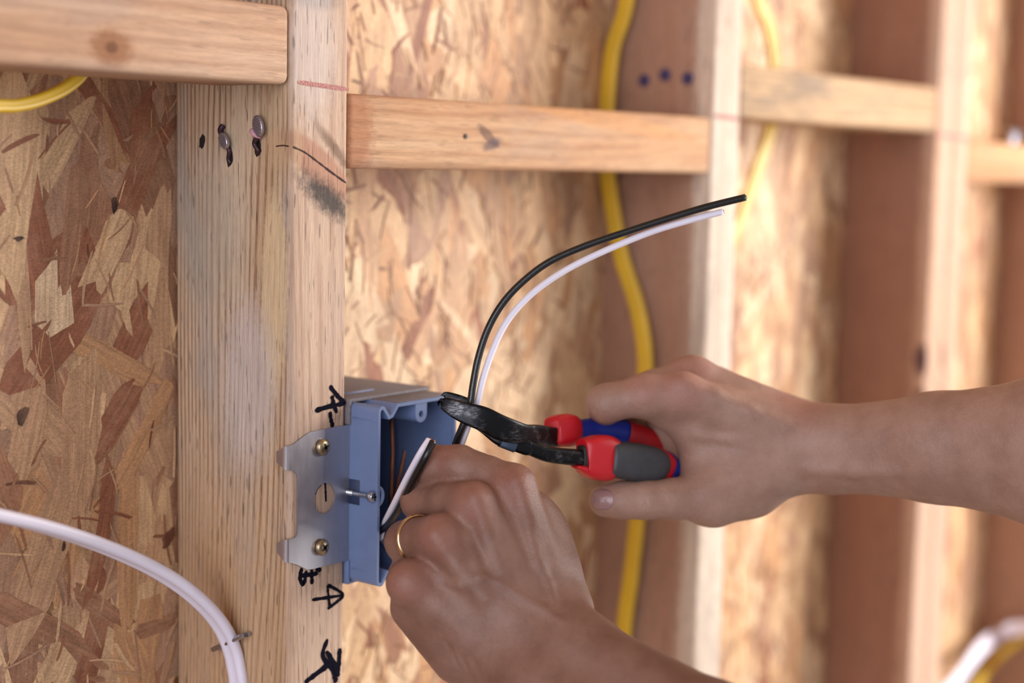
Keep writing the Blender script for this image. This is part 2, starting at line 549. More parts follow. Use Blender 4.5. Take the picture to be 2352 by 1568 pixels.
ry = math.radians
stud1_spots = (
    ((.022, -.002, zl(-.25)), (0, 0, 0), (.05, .006, .6), (198, 166, 146), .6, .2),
    ((-.002, .05, zl(-.33)), (0, 0, 0), (.02, .052, .15), (192, 152, 114), .65, .5),
    # reddish knot running diagonally over the front edge, dark mould under it, a fresh streak on the corner
    ((.020, 0.0, zl(-.0385)), (0, ry(33), 0), (.031, .03, .0095), (176, 128, 104), .85, .25),
    ((.030, 0.0, zl(-.0285)), (0, ry(42), 0), (.022, .03, .0035), (112, 84, 66), .75, .7, 400),
    ((.026, 0.0, zl(-.0545)), (0, ry(30), 0), (.026, .006, .0085), (70, 62, 58), .95, .75, 500),
    ((.004, 0.009, zl(-.030)), (0, 0, 0), (.006, .012, .016), (192, 158, 122), .8, .4),
    ((.016, 0.0, zl(.044)), (0, 0, 0), (.018, .01, .006), (128, 118, 112), .8, .6),
    ((.014, 0.0, zl(.02)), (0, 0, 0), (.020, .004, .040), (208, 190, 180), .6, .5),
    ((0.0, .012, zl(-.10)), (0, 0, 0), (.006, .010, .055), (216, 186, 146), .75, .3),
    ((0.0, .06, zl(-.075)), (0, 0, 0), (.01, .03, .05), (166, 156, 142), .5, .6),
    ((0.0, .03, zl(-.15)), (0, 0, 0), (.01, .022, .05), (196, 184, 180), .6, .5),
)
M['stud1'] = wood('weathered_stud', 2, S1L, S1M, S1D, 1.0, .6, (164, 154, 148), stud1_spots, line=.0036, linedir=(.75, 1.15), lamt=.9)
M['stud2'] = wood('pale_stud', 2, (228, 210, 192), (212, 186, 164), (170, 134, 108), 2.0, .35, (150, 134, 122), (
    ((0, .055, zl(.0)), (0, 0, 0), (.03, .044, 2.0), (164, 118, 94), .85, .15),), line=.004, lamt=.35)  # brown left side: its shade is put into the colour
M['stud3'] = wood('pinkish_stud', 2, (214, 178, 154), (200, 158, 130), (150, 106, 84), 3.0, .3, (170, 150, 136), (
    ((0, .055, zl(.0)), (0, 0, 0), (.03, .046, 2.0), (146, 100, 80), .85, .15),  # left side darkened in the colour, for the side turned from the light
    ((.0, 0.003, zl(-.205)), (0, 0, 0), (.006, .008, .016), (66, 30, 44), .9, .4), ((.0, 0.003, zl(-.240)), (0, 0, 0), (.005, .006, .009), (76, 34, 50), .9, .4)), line=.004, lamt=.35)
M['block0'] = wood('brown_block', 0, (204, 168, 140), (188, 146, 116), (146, 102, 76), 4.0, .5, (158, 138, 126), (
    ((.254, 0, .0105), (0, 0, 0), (.013, .03, .009), (148, 98, 66), .8, .45), ((.254, 0, .0105), (0, 0, 0), (.004, .03, .003), (112, 72, 48), .8, .4)), line=.006, linedir=(.3, .95), pore=.22, lamt=.35)
M['block1'] = wood('orange_block', 0, (210, 170, 134), (198, 150, 112), (156, 106, 76), 5.0, .45, (178, 154, 138), (
    ((.116, 0, -.0188), (0, ry(30), 0), (.012, .02, .0035), (112, 84, 72), .75, .35), ((.120, 0, -.0235), (0, ry(-15), 0), (.010, .02, .0035), (104, 88, 92), .7, .45),
    ((.006, 0, -.019), (0, 0, 0), (.014, .03, .03), (170, 112, 78), .7, .5), ((.24, 0, -.006), (0, ry(5), 0), (.11, .02, .006), (208, 150, 98), .6, .3)), line=.006, linedir=(.3, .95), pore=.22, lamt=.4)
M['block2'] = wood('grey_block', 0, (206, 170, 132), (182, 144, 108), (126, 96, 74), 6.0, .7, (138, 120, 106), line=.006, linedir=(.3, .95), pore=.22, lamt=.4)
M['block3'] = wood('tan_block', 0, (204, 158, 116), (190, 140, 98), (150, 104, 72), 7.0, .2, line=.006, linedir=(.3, .95), pore=.22)


def stud(x0, x1, mat, label, y1=.0885):
    o = mk('wall_stud', *box_vf(x0, x1, 0, y1, ZB, ZT, .0028, 3), mat, sharp=40, origin=(x0, 0, ZB))
    return tag(o, label, 'wall stud', 'wall studs')


stud0 = stud(-.407, -.369, M['stud3'], 'wall stud carrying the far end of the upper left blocking')
stud1 = stud(-.0022, .0385, M['stud1'], 'weathered wooden stud with metal bracket and black marker letters', .0862)
stud2 = stud(.4075, .4465, M['stud2'], 'pale wooden stud with three blue nail heads, behind the pliers hand')
stud3 = stud(.8045, .8425, M['stud3'], 'blurred pinkish stud right of the grey blocking, left one of the doubled pair')
stud3b = stud(.8430, .8800, M['stud3'], 'blurred pinkish stud of the doubled pair, on its right side')
stud4 = stud(1.2190, 1.2570, M['stud2'], 'blurred dark stud at the right edge of the picture')


def block(x0, x1, z0, z1, mat, label, bev=.0035, y1=.052):
    o = mk('blocking', *box_vf(x0, x1, .0005, y1, z0, z1, bev, 4), mat, sharp=40, origin=(x0, 0, max(z0, -1) if z0 >= -.001 else z1))
    return tag(o, label, 'blocking', 'horizontal blocking between studs')


block0 = block(-.366, -.0028, .0015, .0395, M['block0'], 'brown horizontal blocking with a knot at the upper left', .0042)
block1 = block(.0392, .4068, -.0390, -.0006, M['block1'], 'orange wooden blocking right of the weathered stud, with a nail hole', y1=.070)
block2 = block(.4472, .8040, .0, .0390, M['block2'], 'greyish blurred wooden blocking set higher than its neighbours')
block3 = block(.8805, 1.2185, -.0450, -.0060, M['block3'], 'blurred tan blocking at the right edge')


def ribbon(pts, w, n, off=.00015, seed=0, wob=.25):
    """flat ink stroke on the plane with normal n"""
    rnd = random.Random(seed)
    path = catmull(pts, 6) if len(pts) > 2 else [Vector(pts[0]).lerp(Vector(pts[1]), k / 8) for k in range(9)]
    n = Vector(n); V = []; F = []
    for i, p in enumerate(path):
        t = (path[min(i + 1, len(path) - 1)] - path[max(i - 1, 0)]).normalized()
        s = t.cross(n).normalized()
        k = 1 + rnd.uniform(-wob, wob)
        if i in (0, len(path) - 1): k *= .55
        V += [p + n * off + s * (w / 2 * k), p + n * off - s * (w / 2 * k)]
    for i in range(len(path) - 1):
        F.append((2 * i, 2 * i + 1, 2 * i + 3, 2 * i + 2))
    return V, F


def front(px, py): return onY(px, py, 0)


marks = [
    ([[(757, 886), (775, 909), (793, 927)], [(723, 943), (756, 933), (793, 925)], [(762, 908), (766, 928), (773, 948)], [(757, 945), (759, 962), (764, 980)]], 'sideways letter A and dash in black marker'),
    ([[(722, 1137), (728, 1122), (738, 1110)], [(746, 1107), (747, 1130), (748, 1152)]], 'black marker strokes seen through the bracket hole'),
    ([[(693, 1304), (688, 1326), (697, 1341), (703, 1310)], [(715, 1306), (716, 1341)], [(690, 1322), (730, 1316)], [(724, 1305), (737, 1309)]], 'black marker hash mark below the bracket'),
    ([[(716, 1377), (750, 1372), (790, 1366)], [(751, 1343), (754, 1368), (757, 1394)], [(752, 1343), (772, 1353), (789, 1364)], [(752, 1397), (770, 1384), (789, 1368)]], 'sideways letter A in black marker'),
    ([[(752, 1467), (741, 1505), (763, 1538), (772, 1567)], [(780, 1488), (778, 1520), (775, 1554)], [(699, 1567), (735, 1540), (765, 1517)], [(748, 1495), (765, 1520), (778, 1552)]], 'letter K in black marker'),
]
wds = [.0026, .0014, .0024, .0018, .0032]
for q, (strokes, lab) in enumerate(marks):
    mb = MB()
    for k, s_ in enumerate(strokes):
        mb.add(ribbon([front(*p) for p in s_], wds[q], (0, -1, 0), .0002 + .00005 * k, seed=q * 7 + k))
    o = mb.build('marker_writing', M['marker'], stud1, smooth=False)
    o['label'] = lab
for st, a, b_, w in ((stud1, (.0015, 0, .0030), (.0382, 0, .0012), .0023), (stud2, (.4085, 0, .0008), (.4455, 0, -.0004), .0028), (stud3, (.806, 0, -.002), (.842, 0, -.003), .004), (stud3b, (.8435, 0, -.003), (.8795, 0, -.004), .004)):
    o = mk('chalk_line', *ribbon([a, b_], w, (0, -1, 0), .0002, wob=.12), M['chalk'], st, smooth=False)
    o['label'] = 'red chalk line across the stud'
# crack across the knot of stud 1
cr = [onX(632, 336, -2.3), front(672, 337), front(700, 350), front(730, 372), front(760, 395), front(795, 420)]
V, F = ribbon(cr[1:], .0009, (0, -1, 0), .00012, wob=.5)
o = mk('knot_crack', V, F, M['crack'], stud1, smooth=False)
V, F = ribbon([onX(634, 336, -2.2), onX(650, 334, -2.2), onX(664, 336, -2.2)], .0007, (-1, 0, 0), .00012)
o = mk('knot_crack', V, F, M['crack'], stud1, smooth=False)

# nails in the side of stud 1: crushed heads, bent shanks
def side(px, py, x=-2.2): return onX(px, py, x)


NX = Vector((-1, 0, 0))


def bent_nail(head, hr, ang, shank, seed, parent):
    root = empty('bent_nail', head); root.parent = parent; root.location = Vector(head) - WORLD[parent]
    A = Vector((0, math.cos(ang), math.sin(ang))); Bv = Vector((0, -math.sin(ang), math.cos(ang)))
    c = Vector(head) + NX * .0030
    secs = []
    for (d, k) in ((-.0012, .8), (-.0004, .96), (.0004, 1.0), (.0010, .96), (.0013, .86)):
        secs.append((c + NX * (d + .0005), A, (Bv + NX * .2).normalized(), hr * k, hr * k * .74, 2.2))
    mb = MB().add(loft(secs, 20))
    for i in range(-3, 4):      # serrations
        w = hr * math.sqrt(max(.05, 1 - (i / 4.0) ** 2)) * .66
        p = c + NX * .0019 + A * (i * hr * .22)
        D = (Bv + NX * .2).normalized()
        mb.add(tube([p - D * w, p + D * w], .0003, 6, smooth_n=0))
    mb.build('nail_head', M['nail'], root)
    pts = [Vector(p) for p in shank]
    mk('nail_shank', *tube(pts, .0016, 10, smooth_n=6, rfun=lambda t: 1 - .35 * t), M['nail_dark'], root)
    return root


def holes(px, py, ry_, rz, parent, ang=0):
    p = side(px, py, -2.25)
    A = Vector((0, math.cos(ang), math.sin(ang))); Bv = Vector((0, -math.sin(ang), math.cos(ang)))
    rr = random.Random(int(px))
    V = [p + A * (math.cos(t) * ry_ * rr.uniform(.75, 1.2)) + Bv * (math.sin(t) * rz * rr.uniform(.75, 1.2)) + NX * .0001 for t in [i * 2 * math.pi / 14 for i in range(14)]]
    o = mk('nail_hole', V, [tuple(range(14))], M['recess'], parent, smooth=False)
    return o


holes(464, 326, .0022, .0040, stud1, .2)
holes(528, 362, .0024, .0048, stud1, .15)
holes(592, 340, .0028, .0042, stud1, 0)
bent_nail(side(527, 324), .0046, 1.0, [side(515, 288) + NX * .0008, side(513, 300) + NX * .002, side(520, 316) + NX * .0018, side(531, 345) + NX * .0014, side(527, 365) + NX * .0006, side(530, 375)], 1, stud1)
n2 = bent_nail(side(606, 290), .0056, 1.25, [side(594, 302) + NX * .001, side(596, 316) + NX * .0018, side(590, 330) + NX * .0016, side(596, 345) + NX * .001, side(595, 352)], 2, stud1)
mk('glue_collar', *tube([side(586, 301) + NX * .002, side(596, 308) + NX * .0028, side(606, 312) + NX * .002], .0017, 10, smooth_n=4), M['resin'], n2)
for (px, py) in ((1480, 185), (1528, 172), (1580, 180)):
    p = onX(px, py, 407.5)
    o = mk('nail_head', *lathe(p + Vector((.0005, 0, 0)), (-1, 0, 0), [(0, .0045), (.0012, .0046), (.0018, .004), (.0019, .001)], 18), M['nail_blue'], stud2, sharp=40)
p = front(1070, 313)
o = mk('nail_hole', *lathe(p + Vector((0, .0006, 0)), (0, -1, 0), [(0, .0013), (.0007, .0014), (.00075, .0004)], 14), M['recess'], block1)
mk('splinter', *tube([onX(1452, 398, 402), onX(1438, 414, 400), onX(1421, 433, 398)], .0011, 8, smooth_n=4, rfun=lambda t: 1.2 - .9 * t), M['block1'], block1)
# shiny nail on top of the right blocking
p = Vector((1.005, .004, -.0062))
tag(mk('nail', *lathe(p, (.1, -.2, 1), [(0, .003), (.010, .003), (.0105, .0075), (.0125, .0078), (.014, .006), (.0142, .001)], 18), M['zinc'], sharp=40), 'shiny nail head standing proud on the tan blocking', 'nail')

# ------------------------------------------------------------------ cables
def flat_shape(w, h, lobes=True):
    def f(th):
        c, s_ = math.cos(th), math.sin(th)
        u = math.copysign(abs(c) ** .75, c) * w / 2
        v = math.copysign(abs(s_) ** .8, s_) * h / 2
        if lobes: v *= 1 - .38 * math.exp(-(u / (w * .14)) ** 2)
        return u, v
    return f


def cable(name, pts, w, h, up, mat, label, cat='cable', group=None, n=28, sn=8):
    return tag(mk(name, *tube(pts, w / 2, n, up=up, shape=flat_shape(w, h), smooth_n=sn), mat), label, cat, group)


# white cable: crosses the left bay, is stapled to the side of the stud
wp = [Vector((-.3685, .030, -.150)), Vector((-.31, .024, -.148)), pt(-200, 1142, 662), pt(-90, 1163, 689), pt(0, 1183, 711), pt(110, 1211, 737), pt(230, 1251, 764), pt(340, 1299, 788), pt(420, 1348, 805), pt(478, 1399, 818), pt(514, 1447, 827), pt(533, 1492, 832), pt(542, 1530, 833.5), pt(548, 1572, 834), pt(552, 1660, 838), Vector((-.0052, .030, -.40)), Vector((-.0052, .032, -.70)), Vector((-.0052, .032, -1.19))]
ups = Vector((-1, -.15, -.25))
cable('flat_cable', wp, .0112, .0066, ups, M['cable_white'], 'white flat electrical cable stapled to the weathered stud', group='electrical cables in the wall')
a = onX(505, 1486, -5.0); b_ = onX(566, 1457, -5.0)
d = (b_ - a).normalized()
stap = MB().add(tube([a + Vector((.004, 0, 0)), a + Vector((-.0030, 0, 0)), a + d * .0008 + Vector((-.0042, 0, 0)), b_ - d * .0008 + Vector((-.0042, 0, 0)), b_ + Vector((-.0030, 0, 0)), b_ + Vector((.004, 0, 0))], 0.0014, 10, r2=.0014, up=NX, smooth_n=4))
tag(stap.build('cable_staple', M['zinc']), 'metal staple holding the white cable on the stud', 'staple')

cable('flat_cable', [Vector((.392, .050, 1.1)), Vector((.392, .050, .6)), Vector((.392, .052, .26)), Vector((.394, .0600, .15)), onX(1440, 0, 398), onX(1408, 110, 398), onX(1396, 220, 398), onX(1393, 310, 398), onX(1396, 400, 398), onX(1407, 480, 398), onX(1428, 590, 398), onX(1462, 700, 398), onX(1480, 800, 398), onX(1480, 900, 398), onX(1470, 1050, 398), onX(1462, 1200, 398), onX(1448, 1330, 398), onX(1432, 1460, 398), Vector((.396, .058, -.50)), Vector((.396, .058, -.80)), Vector((.396, .058, -1.19))],
      .0125, .0058, (-1, 0, 0), M['cable_yellow'], 'yellow flat cable running down beside the stud behind the pliers', group='electrical cables in the wall')
cable('flat_cable', [Vector((.50, .055, 1.1)), Vector((.50, .055, .5)), Vector((.52, .055, .22)), Vector((.556, .058, .15)), onY(1738, -10, 60), onY(1762, 50, 60), onY(1775, 110, 60), onY(1779, 170, 60), onY(1778, 240, 60), onY(1768, 300, 60), onY(1745, 370, 60), onY(1722, 440, 60), onY(1695, 515, 60), Vector((.525, .062, -.12)), Vector((.47, .066, -.17))],
      .0125, .0058, (-.3, -1, 0), M['cable_yellow'], 'yellow flat cable curving behind the greyish blocking', group='electrical cables in the wall')
cable('flat_cable', [Vector((-.30, .05, .02)), onY(-120, 225, 52), onY(0, 243, 55), onY(60, 238, 57), onY(110, 222, 59), onY(150, 202, 60), onY(185, 172, 61), onY(215, 120, 61), Vector((-.06, .061, .06))],
      .0062, .0062, (0, -1, .2), M['cable_yellow'], 'yellow cable looping below the upper left blocking', group='electrical cables in the wall', n=18)
cable('flat_cable', [onY(2050, 1740, 55), onY(2130, 1640, 55), onY(2195, 1565, 55), onY(2240, 1502, 52), onX(2275, 1468, 1185), onX(2310, 1450, 1194), onX(2345, 1442, 1200), onX(2385, 1440, 1205), onX(2440, 1450, 1206)],
      .0175, .0072, (.2, -1, .4), M['cable_white'], 'blurred white cable bending at the lower right corner', group='electrical cables in the wall')
cable('flat_cable', [onY(2160, 1710, 68), onY(2225, 1610, 68), onY(2262, 1545, 68), onX(2295, 1508, 1192), onX(2335, 1478, 1200), onX(2380, 1458, 1207), onX(2440, 1470, 1209)],
      .0125, .0062, (.2, -1, .4), M['cable_yellow'], 'blurred yellow cable under the white one at the lower right corner', group='electrical cables in the wall')

# ------------------------------------------------------------------ electrical box
BX0, BX1, BZ0, BZ1, BY0, BY1 = .0402, .1040, -.2560, -.1605, -.0210, .085
ebox = empty('electrical_box', (.072, .02, BZ0), 'blue-grey plastic electrical box screwed to the weathered stud', 'electrical box')


def rounded(x0, x1, z0, z1, r, n=5, notch=True):
    P = []
    for (cx, cz, a0) in ((x1 - r, z1 - r, 0), (x0 + r, z1 - r, 90), (x0 + r, z0 + r, 180), (x1 - r, z0 + r, 270)):
        if a0 == 90 and notch:      # small V folds in the top edge
            P += [(x0 + .0150, z1), (x0 + .0105, z1 - .0052), (x0 + .0090, z1 - .0056), (x0 + .0050, z1 - .0006)]
        if a0 == 270 and notch:
            P += [(x0 + .0050, z0 + .0006), (x0 + .0090, z0 + .0056), (x0 + .0105, z0 + .0052), (x0 + .0150, z0)]
        for k in range(n + 1):
            a_ = math.radians(a0 + 90 * k / n)
            P.append((cx + r * math.cos(a_), cz + r * math.sin(a_)))
    return P


def shell(outer, inner, y0, y1, yb):
    n = len(outer)
    V = [(x, y0, z) for x, z in outer] + [(x, y1, z) for x, z in outer] + [(x, y0, z) for x, z in inner] + [(x, yb, z) for x, z in inner]
    F = []
    for i in range(n):
        j = (i + 1) % n
        F += [(i, j, n + j, n + i), (2 * n + i, 2 * n + j, 3 * n + j, 3 * n + i), (i, j, 2 * n + j, 2 * n + i)]
    F += [tuple(range(n, 2 * n)), tuple(range(3 * n, 4 * n))]
    return V, F


def inset(P, d):
    out = []
    n = len(P)
    for i in range(n):
        a = Vector(P[i - 1]); b = Vector(P[i]); c = Vector(P[(i + 1) % n])
        t1 = (b - a).normalized() if (b - a).length > 1e-9 else (c - b).normalized()
        t2 = (c - b).normalized() if (c - b).length > 1e-9 else t1
        n1 = Vector((-t1.y, t1.x)); n2 = Vector((-t2.y, t2.x))
        nn = (n1 + n2); nn = nn.normalized() if nn.length > 1e-6 else n1
        k = d / max(.5, nn.dot(n1))
        q = b + nn * k
        out.append((q.x, q.y))
    return out


outl = rounded(BX0, BX1, BZ0, BZ1, .0035)
inn = inset(outl, .0018)
bd = mk('box_body', *shell(outl, inn, BY0, BY1, BY1 - .002), M['bluebox'], ebox, sharp=30)
# outer sleeve behind the stud face: slightly larger, dusty on its top
sl = MB()
sl.add(box_vf(BX0 - .0008, BX1 + .0010, -.0010, BY1 + .001, BZ1 - .0002, BZ1 + .0018, .0006, 2))
sl.add(box_vf(BX0 - .0014, BX0 + .0002, -.0022, .004, BZ1 - .0115, BZ1 + .0014, .0005, 2))
sl.build('top_sleeve', M['dust'], bd)
sl = MB()
sl.add(box_vf(BX0 - .0008, BX1 + .0010, -.0010, BY1 + .001, BZ0 - .0018, BZ0 + .0002, .0006, 2))
sl.add(box_vf(BX0 - .0014, BX0 + .0002, -.0022, .004, BZ0 - .0014, BZ0 + .0115, .0005, 2))
sl.build('bottom_sleeve', M['bluebox'], bd)
mk('dusty_top', *box_vf(BX0 + .017, BX1 - .004, BY0 + .0005, -.0012, BZ1 - .0001, BZ1 + .0004, .0002, 1), M['dust'], bd)
mk('top_rib', *box_vf(BX0 + .008, BX0 + .034, .012, .0150, BZ1 + .0016, BZ1 + .0024, .0003, 1), M['bluebox'], bd)
# fine ribs on the exposed side
for zz in (BZ1 - .0075, BZ0 + .0075):
    mk('side_rib', *box_vf(BX0 - .0003, BX0 + .0005, BY0 + .002, -.003, zz - .0004, zz + .0004, .0002, 1), M['bluebox'], bd)
# screw bosses (ring with a hole) hanging from the rim
for zc, s_ in ((BZ1 - .0078, 1), (BZ0 + .0078, -1)):
    bx = BX0 + .0355
    prof = []
    boss = MB()
    outer = [(bx + .0046 * math.cos(a_), zc - s_ * 0 + .0046 * math.sin(a_) * 1) for a_ in [math.pi + (math.pi * k / 12) * (1) for k in range(13)]]
    if s_ < 0: outer = [(x, 2 * zc - z) for x, z in outer]
    outer += [(bx + .0046, zc + s_ * .0072), (bx - .0046, zc + s_ * .0072)]
    n = len(outer); hole = []
    for (x, z) in outer:
        dv = Vector((x - bx, z - zc)).normalized()
        hole.append((bx + dv.x * .0019, zc + dv.y * .0019))
    V = [(x, BY0 + .0012, z) for x, z in outer] + [(x, BY0 + .030, z) for x, z in outer] + [(x, BY0 + .0012, z) for x, z in hole] + [(x, BY0 + .012, z) for x, z in hole]
    F = []
    for i in range(n):
        j = (i + 1) % n
        F += [(i, j, n + j, n + i), (i, j, 2 * n + j, 2 * n + i), (2 * n + i, 2 * n + j, 3 * n + j, 3 * n + i)]
    F.append(tuple(range(3 * n, 4 * n)))
    mk('screw_boss', V, F, M['bluebox'], bd, sharp=30)
# depth adjusting screw on the exposed side
za = -.2078
mk('screw_recess', *box_vf(BX0 - .0004, BX0 + .0002, -.0085, .0000, za - .0062, za + .0070, .0001, 1), plain('recess_shade_blue', (36, 48, 78), .5), bd)  # flat dark plate, the recess shade painted as its colour
eye = MB()
eye.add(tube([(BX0 + .0012 + .0040 * math.cos(t), BY0 + .0012, za + .0046 * math.sin(t)) for t in [math.radians(-105 + 210 * k / 10) for k in range(11)]], .0011, 8, smooth_n=2))
eye.build('screw_eye', M['bluebox'], bd)
scw = MB()
scw.add(lathe((BX0 - .0012, .0015, za), (0, -1, 0), [(0, .0012), (.0008, .0017)] + [(.001 + .0007 * k, .0017 if k % 2 else .00125) for k in range(1, 9)] + [(.0075, .0014), (.0165, .0014), (.0175, .0022), (.0188, .0030), (.0205, .0031), (.0216, .0026), (.0218, .0004)], 18))
so = scw.build('adjusting_screw', M['zinc'], ebox)
so['label'] = 'bright zinc adjusting screw'
sr = MB()
for ax_ in ((1, 0, 0), (0, 0, 1)):
    a3 = Vector(ax_) * .0019; b3 = Vector((abs(ax_[2]), 0, abs(ax_[0]))) * .00045
    c3 = Vector((BX0 - .0012, -.0204, za))
    V = [c3 - a3 - b3, c3 + a3 - b3, c3 + a3 + b3, c3 - a3 + b3]
    sr.add((V, [(0, 1, 2, 3)]))
sr.build('cross_slot', M['recess'], so, smooth=False)

# bracket -----------------------------------------------------------------
PLY = -1.2
out_px = [(806, 975), (778, 979), (752, 984), (728, 989), (711, 993), (698, 1002), (675, 1020), (663, 1025),
          (663, 1079), (676, 1082), (682, 1088), (684, 1097), (684, 1224), (681, 1231), (676, 1235), (664, 1239),
          (664, 1291), (682, 1296), (704, 1307), (716, 1307), (760, 1296), (805, 1285)]
outp = [onY(x, y, PLY) for x, y in out_px]
outp = [Vector((p.x, PLY / 1000, p.z)) for p in outp]
hc = onY(746, 1144, PLY); hr = .0078
NH = 48
hole = [Vector((hc.x + hr * math.cos(t), PLY / 1000, hc.z + hr * 1.03 * math.sin(t))) for t in [2 * math.pi * k / NH for k in range(NH)]]
bm = bmesh.new()
ov = [bm.verts.new(p) for p in outp]; hv = [bm.verts.new(p) for p in hole]
ed = [bm.edges.new((ov[i], ov[(i + 1) % len(ov)])) for i in range(len(ov))] + [bm.edges.new((hv[i], hv[(i + 1) % NH])) for i in range(NH)]
bmesh.ops.triangle_fill(bm, use_beauty=True, use_dissolve=False, edges=ed)
# throw away faces inside the hole
for f in list(bm.faces):
    c = f.calc_center_median()
    if (Vector((c.x - hc.x, c.z - hc.z)).length < hr * .97): bm.faces.remove(f)
ex = bmesh.ops.extrude_face_region(bm, geom=list(bm.faces))
for v in [g_ for g_ in ex['geom'] if isinstance(g_, bmesh.types.BMVert)]: v.co.y += .0011
bm.verts.index_update()
brk = mk('bracket', [v.co.copy() for v in bm.verts], [tuple(v.index for v in f.verts) for f in bm.faces], M['galv'], ebox, sharp=25)
brk['label'] = 'shiny galvanised bracket plate with round hole'
bm.free()
# claws folded round the stud corner
for (ya, yb, y2, y3) in ((1025, 1079, 1036, 1060), (1239, 1291, 1246, 1267)):
    za0 = onY(663, ya, PLY).z; zb0 = onY(663, yb, PLY).z; xe = onY(663, (ya + yb) / 2, PLY).x
    q0 = onX(640, y2, -4.2); q1 = onX(640, y3, -4.2)
    rings = []
    for (x, y, t) in ((xe + .001, -.0012, 0), (xe - .0002, -.0011, .05), (xe - .0010, -.0006, .15), (xe - .0014, .0004, .3), (xe - .0014, .0020, .55), (xe - .0013, q0.y, 1.0)):
        rings.append((x, y, za0 + (q0.z - za0) * max(0, (t - .3) / .7), zb0 + (q1.z - zb0) * max(0, (t - .3) / .7)))
    V = []; F = []
    for (x, y, z1_, z0_) in rings:
        V += [(x, y, z1_), (x, y, z0_), (x + .0009, y + .0008, z0_), (x + .0009, y + .0008, z1_)]
    for i in range(len(rings) - 1):
        for j in range(4):
            F.append((4 * i + j, 4 * i + (j + 1) % 4, 4 * i + 4 + (j + 1) % 4, 4 * i + 4 + j))
    F += [(0, 1, 2, 3), tuple(range(len(V) - 4, len(V)))]
    mk('claw', V, F, M['galv'], brk, sharp=35)
# side flange of the bracket that runs back along the box
mk('flange', *box_vf(.0390, .0400, -.0011, .030, -.2475, -.1745, .0003, 1), M['galv'], brk)
for (px, py, rot) in ((744, 1027, .35), (742, 1257, .6)):
    c = onY(px, py, -3.0); c.y = -.0012
    s1 = mk('screw', *lathe(c, (.04, -1, .02), [(0, .0030), (.0003, .0042), (.0014, .0044), (.0024, .0040), (.0030, .0028), (.0032, .0008)], 26), M['brass'], brk, sharp=50)
    mb = MB()
    for k in (0, 1):
        a_ = rot + k * math.pi / 2
        A = Vector((math.cos(a_), 0, math.sin(a_))); Bv = Vector((-math.sin(a_), 0, math.cos(a_)))
        q = c + Vector((.00013, -.00325, 0))
        mb.add(([q - A * .0024 - Bv * .0003, q - A * .0008 - Bv * .0008, q + A * .0008 - Bv * .0008, q + A * .0024 - Bv * .0003, q + A * .0024 + Bv * .0003, q + A * .0008 + Bv * .0008, q - A * .0008 + Bv * .0008, q - A * .0024 + Bv * .0003], [tuple(range(8))]))
    mb.build('cross_slot', M['recess'], s1, smooth=False)

# ------------------------------------------------------------------ wires
def wire(name, pts, r, mat, label, tipmat=None, group='wires at the electrical box', n=14):
    e = mk(name, *tube(pts, r, n, smooth_n=8), mat)
    tag(e, label, 'wire', group)
    if tipmat:
        path = catmull(pts, 8); d = (path[-1] - path[-2]).normalized()
        mk('copper_end', *tube([path[-1] - d * .001, path[-1] + d * .0006], r * .55, 10, smooth_n=0), tipmat, e)
    return e


bk = [(1036, 1075, 812), (1042, 1035, 808), (1050, 1010, 806), (1066, 970, 803.5), (1080, 925, 803), (1087, 880, 803), (1099, 820, 804), (1120, 757, 805), (1152, 700, 806), (1197, 650, 807), (1260, 602, 808), (1340, 566, 809), (1430, 535, 810), (1530, 503, 811), (1620, 476, 812), (1712, 453, 813)]
wire('insulated_wire', [pt(*p) for p in bk], .00185, M['wire_black'], 'long black insulated wire arching up from the pliers jaws', M['copper'])
wh = [(1046, 1078, 817), (1054, 1035, 812), (1064, 1008, 809), (1080, 965, 807.5), (1096, 925, 807), (1109, 870, 807), (1130, 808, 808), (1157, 750, 809), (1193, 702, 810), (1243, 657, 811), (1312, 613, 812), (1400, 571, 813), (1500, 531, 814), (1590, 504, 815), (1660, 486, 816)]
wire('insulated_wire', [pt(*p) for p in wh], .00170, M['wire_white'], 'long white insulated wire arching below the black one', M['copper'])
sb = [(840, 1240, 862), (866, 1223, 842), (888, 1208, 825), (913, 1174, 807), (936, 1130, 793), (956, 1090, 783), (977, 1050, 777), (995, 1013, 779)]
wire('insulated_wire', [pt(*p) for p in sb], .00185, M['wire_black'], 'short black wire end bending out of the box beside the knuckles', M['copper'])
sw = [(872, 1235, 862), (884, 1200, 832), (906, 1155, 810), (929, 1108, 796), (950, 1068, 786), (968, 1036, 781), (986, 1009, 783)]
wire('insulated_wire', [pt(*p) for p in sw], .00165, M['wire_white'], 'short straight white wire end touching the short black one', M['copper'])
wire('insulated_wire', [onY(868, 1222, 25), onY(876, 1236, 10), onY(888, 1250, 0), onY(905, 1275, -2), onY(925, 1290, 10)], .0016, M['wire_white'], 'bit of white wire low in the box behind the ring finger')
wire('bare_wire', [onY(890, 1235, 32), onY(896, 1170, 14), onY(899, 1100, 8), onY(902, 1040, 8), onY(900, 985, 10), onY(898, 946, 13)], .0011, M['copper'], 'tall bare copper wire standing in the left of the box', group='bare copper wires')
wire('bare_wire', [onY(897, 1230, 34), onY(902, 1165, 22), onY(911, 1120, 17), onY(921, 1080, 15), onY(930, 1035, 15), onY(935, 993, 15)], .0011, M['copper'], 'shorter leaning bare copper wire inside the box', group='bare copper wires')

# ------------------------------------------------------------------ pliers
pl = empty('pliers', pt(1190, 1020, 815), 'black steel pliers with red, blue and charcoal grips cutting the wires', 'pliers')
UPI = CU


